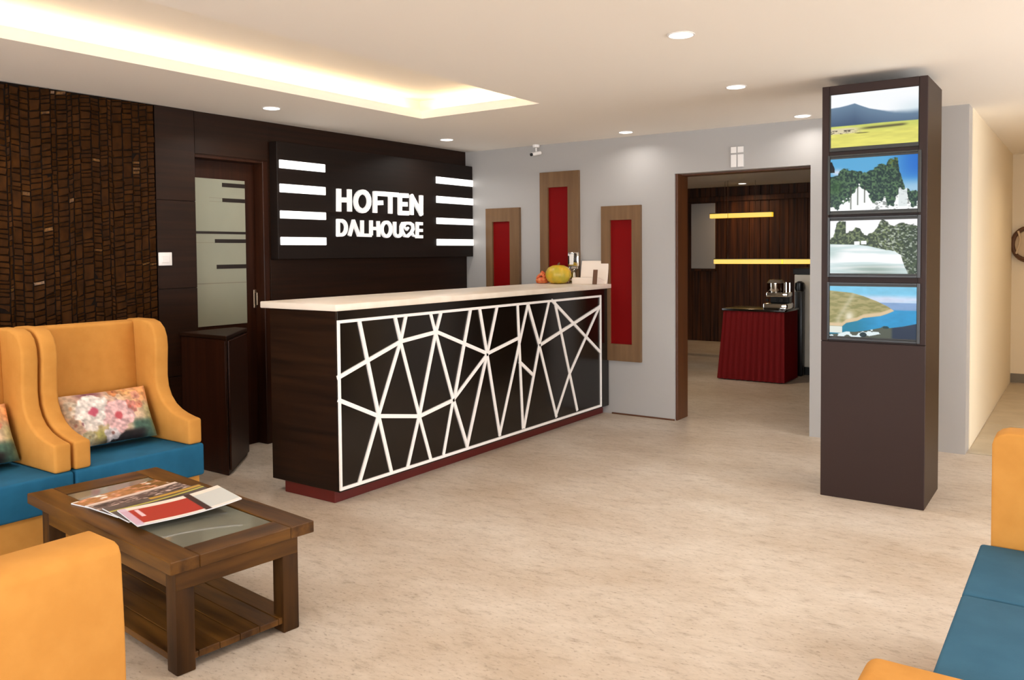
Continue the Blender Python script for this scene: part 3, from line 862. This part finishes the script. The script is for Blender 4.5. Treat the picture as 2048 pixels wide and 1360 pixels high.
def flowers(seed):
    rs = np.random.RandomState(seed)
    def f(u, v):
        # v: 0 top, 1 bottom
        n = vnoise(u*1.6, v, 16, seed, 3)
        A = np.ones(u.shape+(3,))*np.array((206, 178, 150))/255.
        A = mixc(A, (226, 160, 104), sm(u, .5, .9)*(1-sm(v, .2, .5)))
        A = mixc(A, (158, 152, 108), sm(u, .8, .95)*sm(v, .3, .5))
        A = mixc(A, (66, 96, 84), np.clip(sm(u, .66, .75)*sm(v, .62, .75)*(1-sm(u, .9, 1)*.6), 0, 1))
        A = mixc(A, (26, 20, 22), sm(v, .80, .90)*sm(u, .25, .45)*(1-sm(u, .78, .9)))
        A = mixc(A, (140, 70, 110), np.exp(-(((u-.22)/.08)**2+((v-.5)/.22)**2)))
        A = mixc(A, (120, 60, 74), np.exp(-(((u-.32)/.13)**2+((v-.08)/.10)**2)))
        A = mixc(A, (168, 162, 92), np.exp(-(((u-.34)/.10)**2+((v-.85)/.14)**2)))
        A = A*(.72+.56*n[..., None])
        def bloom(A, cu, cv, r_, c, cc, asp=1.7):
            a = np.arctan2((v-cv), (u-cu)*asp); d = np.hypot((u-cu)*asp, v-cv)/r_
            edge = 1+.08*np.cos(5*a+cu*30)+.5*(n-.5)
            k = 1-sm(d, edge*.86, edge*1.0)
            sh = .86+.5*(vnoise(u*1.6, v, 20, 77, 2)-.5)+.05*np.cos(7*a+d*7)*sm(d, .2, 1)
            A = A*(1-k[..., None])+(np.array(c)/255.*np.clip(sh, 0, 1.1)[..., None])*k[..., None]
            return mixc(A, cc, (1-sm(d, .14+.2*(n-.5), .30+.3*(n-.5)))*.85)
        for cu, cv, r_, c, cc in ((.09, .30, .16, (232, 214, 188), (196, 150, 116)), (.10, .62, .15, (214, 182, 156), (150, 96, 84)), (.50, .30, .17, (232, 190, 164), (156, 72, 72)), (.58, .08, .11, (216, 140, 86), (120, 60, 40)),
                                  (.70, .10, .12, (232, 172, 112), (190, 120, 70)), (.72, .42, .14, (216, 138, 122), (178, 84, 74)), (.82, .22, .10, (226, 160, 130), (170, 90, 80)), (.84, .4, .08, (226, 150, 120), (180, 90, 70)),
                                  (.66, .62, .12, (200, 76, 84), (160, 50, 60)), (.47, .86, .15, (232, 222, 224), (120, 70, 60)), (.22, .86, .12, (206, 196, 158), (150, 130, 90)), (.57, .78, .09, (232, 196, 180), (200, 150, 130)),
                                  (.31, .42, .35, (248, 238, 230), (180, 60, 84)), (.57, .56, .30, (240, 194, 194), (178, 62, 72))):
            A = bloom(A, cu, cv, r_, c, cc)
        return A
    return f

def cushion(loc, rz, tilt, label, seed, wc=.50, hc=.30):
    t = thing('cushion', loc, rz, label, 'cushion', 'floral cushions on the wing chairs')
    def side(sgn):
        def pos(u, v):
            a = 2*u-1; b_ = 1-2*v
            pin = 1-.05*(1-np.abs(b_)**2)*np.abs(a)**4
            ya = wc/2*a*pin; za = hc/2*b_*(1-.06*(1-np.abs(a)**2)*np.abs(b_)**4)
            th = .058*np.power(np.clip((1-a**4)*(1-b_**4), 0, 1), .45)*sgn
            ct_, st_ = math.cos(tilt), math.sin(tilt)
            x_ = th*ct_-za*st_; z_ = hc/2+za*ct_+th*st_
            return np.stack([x_, ya, z_], -1)
        return pos
    front = sheet('printed_cover', 90, 60, side(1), flowers(seed), M['cloth_print'], t, local=True)
    sheet('back_cover', 24, 16, side(-1), lambda u, v: np.ones(u.shape+(3,))*np.array((200, 170, 140))/255., M['cloth_print'], t, local=True)
    return t
cushion((-4.325, 2.388, .432), R(-4), R(28), 'floral cushion leaning in the wing chair nearest the wedge cabinet', 4, wc=.48)
cushion((-4.36, 1.68, .432), R(2), R(26), 'floral cushion on the wing chair cut by the picture edge', 9)

# ------------------------------------------------------------------ coffee table
TT = .42
ta = R(-5.9)
tb = thing('coffee_table', (-3.113, 1.94, 0), ta, 'brown wooden coffee table with glass inset and slatted lower shelf', 'table')
HL, HW = .637, .288
def tpart(nm, bm, m_, p=None): return obj(nm, bm, m_, p or tb, local=True)
tpart('top_plank', box(-HL, HL, -HW, -HW+.105, TT-.045, TT, .003, 1), M['tablewood'])
tpart('top_plank', box(-HL, HL, HW-.105, HW, TT-.045, TT, .003, 1), M['tablewood'])
tpart('top_plank', box(-HL, -HL+.14, -HW+.1055, HW-.1055, TT-.045, TT, .003, 1), M['tablewood2'])
tpart('top_plank', box(HL-.115, HL, -HW+.1055, HW-.1055, TT-.045, TT, .003, 1), M['tablewood2'])
tpart('recess', box(-HL+.14, HL-.115, -HW+.105, HW-.105, TT-.042, TT-.026), M['dark'])
tpart('glass', box(-HL+.145, HL-.12, -HW+.11, HW-.11, TT-.012, TT-.004, .001, 1), M['tableglass'])
for sx in (-1, 1):
    for sy in (-1, 1):
        lx, ly = sx*(HL-.085), sy*(HW-.075)
        tpart('leg', box(lx-.035, lx+.035, ly-.035, ly+.035, 0, TT-.045, .005, 2), M['legwood'])
for sy in (-1, 1):
    ly = sy*(HW-.055)
    tpart('apron', box(-HL+.05, HL-.05, ly-.013, ly+.013, TT-.125, TT-.046, .003, 1), M['tablewood'])
for sx in (-1, 1):
    lx = sx*(HL-.062)
    tpart('apron', box(lx-.013, lx+.013, -HW+.042, HW-.042, TT-.125, TT-.046, .003, 1), M['tablewood2'])
n = 6
for k in range(n):
    a0 = -HW+.045+k*(2*HW-.09)/n
    tpart('shelf_slat', box(-HL+.06, HL-.06, a0+.0008, a0+(2*HW-.09)/n-.0008, .035, .058+.0015*(k % 2), .0015, 1), M['tablewood'])

# magazines: a curled stack on the table
def magazine(cx, cy, z, rz, label, colour, wm=.27, lm=.40, curl=.035, thick=.006):
    t = thing('magazine', (cx, cy, z), rz, label, 'magazine', 'magazines on the coffee table')
    def pos(u, v):
        x_ = (u-.5)*wm; y_ = (.5-v)*lm
        zz = thick+curl*np.clip((y_/lm+.2), 0, 1)**2
        return np.stack([x_, y_, zz], -1)
    sheet('cover', 60, 80, pos, colour, M['print'], t, local=True)
    def pos2(u, v):
        p = pos(u, v); p[..., 2] -= .0008; return p
    sheet('pages', 12, 80, pos2, lambda u, v: np.ones(u.shape+(3,))*.9, M['print'], t, thick=(0, 0, -(thick-.0015)), local=True)
    return t
def m_floral(u, v):
    n = vnoise(u, v, 12, 61); A = np.ones(u.shape+(3,))*np.array((176, 122, 72))/255.
    A = mixc(A, (120, 84, 36), sm(v, .0, .35)*0+(1-sm(v, .1, .5))); A = mixc(A, (214, 150, 116), sm(n, .5, .7)); A = mixc(A, (240, 232, 222), sm(vnoise(u, v, 7, 62, 2), .72, .8))
    return A*(.8+.4*vnoise(u, v, 24, 63)[..., None])
def m_rock(u, v):
    n = vnoise(u*3, v, 14, 64); A = np.ones(u.shape+(3,))*np.array((92, 76, 72))/255.
    A = mixc(A, (214, 190, 180), sm(n, .5, .75)); A = mixc(A, (52, 44, 42), sm(vnoise(u*2, v, 9, 65), .55, .75))
    A = mixc(A, (224, 204, 192), 1-sm(u, .06, .16))
    return A
def m_stripe(u, v):
    A = np.ones(u.shape+(3,))*np.array((92, 82, 78))/255.
    A = mixc(A, (70, 60, 56), sm(vnoise(u, v, 10, 66), .4, .8))
    k = np.exp(-((u-.20-.10*v)/.03)**2); A = mixc(A, (206, 202, 84), k)
    A = mixc(A, (206, 160, 60), np.exp(-((u-.08)/.06)**2)*(v < .55))
    A = mixc(A, (120, 108, 108), sm(u, .5, .9)*(1-sm(v, .3, .6)))
    return A
def m_red(u, v):
    A = np.ones(u.shape+(3,))*np.array((176, 48, 34))/255.
    A = mixc(A, (206, 208, 204), (v < .30)*1.); A = mixc(A, (240, 228, 214), (u < .16)*1.)
    A = mixc(A, (240, 230, 222), (u > .93)*1.); A = mixc(A, (60, 34, 30), ((v > .30) & (v < .36))*1.)
    A = mixc(A, (214, 190, 214), (v > .93)*.9)
    A = mixc(A, (236, 200, 206), ((v > .84) & (v < .88) & (u > .2) & (u < .6))*1.)
    return A
def tl(x_, y_):
    c, s = math.cos(ta), math.sin(ta)
    return (-3.113+c*x_-s*y_, 1.94+s*x_+c*y_)
for lx, ly, dz, rz, cu, lab, colr in ((-.235, -.01, .0, 12, .0, 'magazine with brown floral cover, undermost of the stack on the table', m_floral), (-.10, -.01, .008, 5, .012, 'magazine with grey rocky cover on the coffee table', m_rock),
                                  (.04, -.005, .016, -2, .024, 'dark grey magazine with yellow stripe on the coffee table', m_stripe), (.16, -.005, .024, -8, .045, 'magazine with red and white cover, topmost on the table', m_red)):
    x_, y_ = tl(lx, ly)
    magazine(x_, y_, TT+.0005+dz, ta+R(rz), lab, colr, curl=cu, wm=.25)

# ------------------------------------------------------------------ low chair seen from behind, and the chaise
lc = thing('low_chair', (-2.17, .69, 0), 0, 'orange chair turned away with its plain back, before the coffee table', 'chair')
obj('backrest', prism([(-1.945, .26), (-1.945, .79), (-1.935, .80), (-1.83, .796), (-1.812, .788), (-1.803, .77), (-1.795, .60), (-1.79, .05), (-1.88, .05)], 'y', .33, 1.022, .007, 2, only=lambda e: e.calc_face_angle(0) > R(60)), M['orange'], lc, sharp=45)
obj('base', box(-2.50, -1.86, .36, 1.015, .0, .25, .012, 2), M['orange'], lc)
obj('seat', box(-2.52, -1.94, .34, 1.035, .25, .42, .016, 3), M['blue'], lc)

ch = thing('chaise', (.15, 2.75, 0), 0, 'orange chaise with two grey-blue seat cushions at the picture edge', 'chaise')
obj('base', box(-.285, .55, 2.10, 3.30, 0, .27, .015, 2), M['orange'], ch)
obj('seat_cushion', box(-.303, .56, 2.755, 3.262, .27, .428, .012, 3), M['bluegrey'], ch)
obj('seat_cushion', box(-.303, .56, 2.18, 2.748, .27, .428, .012, 3), M['bluegrey'], ch)
obj('backrest', prism([(-.272, .20), (-.272, .775), (-.266, .796), (-.25, .81), (-.225, .818), (.52, .822), (.55, .79), (.55, .20)], 'y', 3.264, 3.40, .010, 3, only=lambda e: e.calc_face_angle(0) > R(60)), M['orange'], ch, sharp=60)
obj('foot_roll', box(-.445, .56, 1.85, 2.178, .10, .448, .035, 5), M['orange'], ch, sharp=60)

# ------------------------------------------------------------------ dining room furniture
bt = thing('buffet_table', (-3.07, 9.35, 0), 0, 'buffet table with dark top and pleated deep red skirt beyond the doorway', 'table')
pts = []
def skirt_line(z, top):
    out = []
    corners = [(-3.385, 9.0), (-2.71, 9.0), (-2.71, 9.5), (-3.385, 9.5)]
    fl_ = 0 if top else .055
    corners = [(-3.385-fl_, 9.0-fl_*.4), (-2.71, 9.0-fl_*.4), (-2.71, 9.5), (-3.385-fl_, 9.5)]
    for i in range(4):
        a, b_ = Vector(corners[i]), Vector(corners[(i+1) % 4])
        t_ = (b_-a); nn = Vector((t_.y, -t_.x)).normalized()
        N = 44
        for k in range(N):
            s = k/N
            amp = (.004 if top else .016)
            out.append(a+t_*s+nn*amp*math.sin(k/N*2*math.pi*11+i))
    return out
b = bmesh.new()
A0 = skirt_line(.775, True); A1 = skirt_line(.012, False)
va = [b.verts.new((p.x, p.y, .775)) for p in A0]; vb = [b.verts.new((p.x, p.y, .012)) for p in A1]
for i in range(len(va)):
    j = (i+1) % len(va); b.faces.new((va[i], va[j], vb[j], vb[i]))
obj('skirt', b, M['skirt'], bt, sharp=80)
obj('top', box(-3.40, -2.695, 8.985, 9.515, .775, .80, .005, 2), M['gloss'], bt)
for lx in (-3.33, -2.76):
    for ly in (9.06, 9.45):
        obj('leg', box(lx-.02, lx+.02, ly-.02, ly+.02, 0, .775), M['black'], bt)
cm = thing('coffee_machine', (-2.830, 9.2, .80), 0, 'small chrome coffee machine on the red skirted buffet table', 'machine')
obj('drip_tray', box(-2.960, -2.700, 9.06, 9.32, .80, .865, .012, 2), M['chrome'], cm)
obj('group_head', box(-2.940, -2.705, 9.10, 9.30, .935, .985, .01, 2), M['chrome'], cm)
obj('column', box(-2.930, -2.720, 9.22, 9.32, .865, .94, .006, 1), M['black'], cm)
obj('water_tank', lathe([(.085, 0), (.095, .02), (.095, .10), (.07, .135), (.02, .14)], (-2.860, 9.2, .985), 20), M['chrome'], cm)
obj('cup_rail', tube([(-2.730, 9.14, .985), (-2.730, 9.14, 1.09), (-2.730, 9.27, 1.09), (-2.730, 9.27, .985)], .008, 8), M['chrome'], cm)
for k, gx in enumerate((-2.920, -2.830, -2.770)):
    obj('knob', lathe([(.016, 0), (.018, .01), (.012, .018)], (0, 0, 0), 12, None) if False else tube([(gx, 9.10, .90), (gx, 9.075, .90)], .016, 12), M['black'], cm)
ur = thing('water_boiler', (-2.745, 9.71, 0), 0, 'slim black floor-standing dispenser behind the buffet table', 'dispenser')
obj('body', box(-2.79, -2.70, 9.66, 9.76, 0, .98, .015, 2), M['black'], ur)
obj('lid', lathe([(.05, 0), (.055, .03), (.05, .09), (.02, .11)], (-2.745, 9.71, .98), 16), M['black'], ur)
fr = thing('small_fridge', (-2.55, 9.95, 0), 0, 'white small fridge with black top standing at the doorway side', 'fridge')
obj('body', box(-2.83, -2.25, 9.80, 10.35, .09, 1.165, .008, 2), M['fridge'], fr)
obj('door_panel', box(-2.825, -2.255, 9.775, 9.80, .10, 1.16, .006, 2), M['fridge'], fr)
obj('top', box(-2.84, -2.24, 9.77, 10.36, 1.167, 1.235, .004, 1), M['black'], fr)
obj('plinth', box(-2.82, -2.26, 9.80, 10.34, 0, .09), M['black'], fr)
def pendant(x0, x1, y_, z, lab, wires, cut=None):
    t = thing('pendant_lamp', ((x0+x1)/2, y_, z), 0, lab, 'lamp', 'yellow linear lamps in the dining room')
    obj('housing', box(x0, x1, y_-.04, y_+.04, z+.030, z+.042, .003, 1), M['black'], t)
    segs = [(x0, cut-.004), (cut+.004, x1)] if cut else [(x0, x1)]
    for a, b_ in segs:
        obj('diffuser', box(a+.003, b_-.003, y_-.038, y_+.038, z-.034, z+.030, .004, 1), M['yellow'], t)
    for wx in wires:
        obj('wire', tube([(wx, y_, z+.042), (wx, y_, CEIL)], .003, 6), M['steel'], t)
pendant(-4.62, -3.70, 11.75, 1.955, 'upper yellow glowing linear pendant lamp seen through the doorway', (-3.95, -4.4))
pendant(-4.50, -2.91, 11.60, 1.290, 'lower longer yellow glowing linear lamp seen through the doorway', (-3.1, -4.3), cut=-3.51)
pd = thing('pale_door', (-5.1, DIN-.05, 0), 0, 'pale grey panel on the dark dining room wall beside the lamps', 'panel')
obj('board', box(-5.30, -4.90, DIN-.05, DIN-.028, 1.16, 2.20, .004, 1), M['grey'], pd)
obj('ledge', box(-5.32, -4.88, DIN-.07, DIN-.028, 1.12, 1.155, .003, 1), M['plank'], pd)

# bag on the corridor's end wall
bg = thing('wall_bag', (-.58, 10.39, 1.45), 0, 'beige bag with brown rim hanging on the corridor end wall', 'bag')
import math as _m
ring = [(-.55+.145*_m.cos(a*_m.pi/16), 10.36, 1.49+.175*_m.sin(a*_m.pi/16)) for a in range(32)]
obj('rim', tube(ring, .022, 10, closed=True), M['leather'], bg)
b = bmesh.new()
bmesh.ops.create_uvsphere(b, u_segments=24, v_segments=12, radius=1)
for v in b.verts: v.co = Vector((-.55+v.co.x*.13, 10.362+v.co.y*.03, 1.48+v.co.z*.16))
obj('pouch', b, M['cloth'], bg)
strap = [(-.645+.02*_m.sin(k*.5), 10.335-.01*_m.sin(k*.4), 1.63-.03*k) for k in range(9)]
obj('strap', tube(strap, .010, 8), M['cloth'], bg)
obj('base_band', tube([(-.66, 10.345, 1.37), (-.60, 10.33, 1.335), (-.52, 10.33, 1.325), (-.44, 10.345, 1.36)], .02, 8), M['leather'], bg)

# ------------------------------------------------------------------ recessed downlights
def downlight(x, y_, lab, power=1., colour=(1, .95, .90)):
    t = thing('downlight', (x, y_, CEIL), 0, lab, 'downlight', 'recessed ceiling downlights')
    ringm = lathe([(.056, -.001), (.064, -.001), (.065, -.004), (.061, -.006), (.056, -.005)], (x, y_, CEIL), 24)
    obj('ring', ringm, M['plastic'], t)
    obj('lens', lathe([(.0555, -.002), (.055, -.006), (.04, -.009), (.01, -.0105)], (x, y_, CEIL), 24), M['lens'], t)
    ld = bpy.data.lights.new('downlight_beam', 'AREA')
    ld.shape = 'DISK'; ld.size = .10
    ld.energy = DOWN_W*power; ld.color = colour; ld.spread = R(150)
    lo = bpy.data.objects.new('downlight_beam', ld)
    lo.location = (x, y_, CEIL-.014)
    col.objects.link(lo)
downlight(-1.573, 3.637, 'large round ceiling downlight nearest overhead, in front of the column')
downlight(-1.797, 4.983, 'round ceiling downlight closest to the display column')
downlight(-1.785, 6.36, 'round ceiling downlight just above the doorway header', .25)
downlight(-4.62, 3.76, 'round ceiling downlight in front of the glazed door', .8)
downlight(-4.69, 5.73, 'round ceiling downlight over the sign board end', .8)
downlight(-3.22, 6.30, 'round ceiling downlight above the red panel by the doorway', .25)
for k, (x, y_) in enumerate(((-1.5, 2.2), (-1.5, .6), (-4.6, 1.9), (-4.6, .2), (1.0, 3.6), (1.0, 1.2), (1.0, 5.6), (-1.5, -1.5), (1.0, -1.5), (-3.5, -2.0))):
    downlight(x, y_, 'round ceiling downlight behind the viewer, %s' % ('one between chaise and coffee table', 'one over the open floor', 'one above the wing chairs', 'one near the carved panel', 'one beside the corridor mouth', 'one over the chaise side', 'one at the corridor side wall', 'one near the middle window', 'one near the end window', 'one near the window by the dark wall')[k])
downlight(.35, 8.6, 'round ceiling downlight in the corridor', 1.4, (1, .78, .52))
downlight(-3.4, 8.0, 'round ceiling downlight in the dining room', 1.6, (1, .78, .52))
downlight(-4.3, 12.2, 'small ceiling downlight by the dining room planks', 1.1, (1, .70, .42))
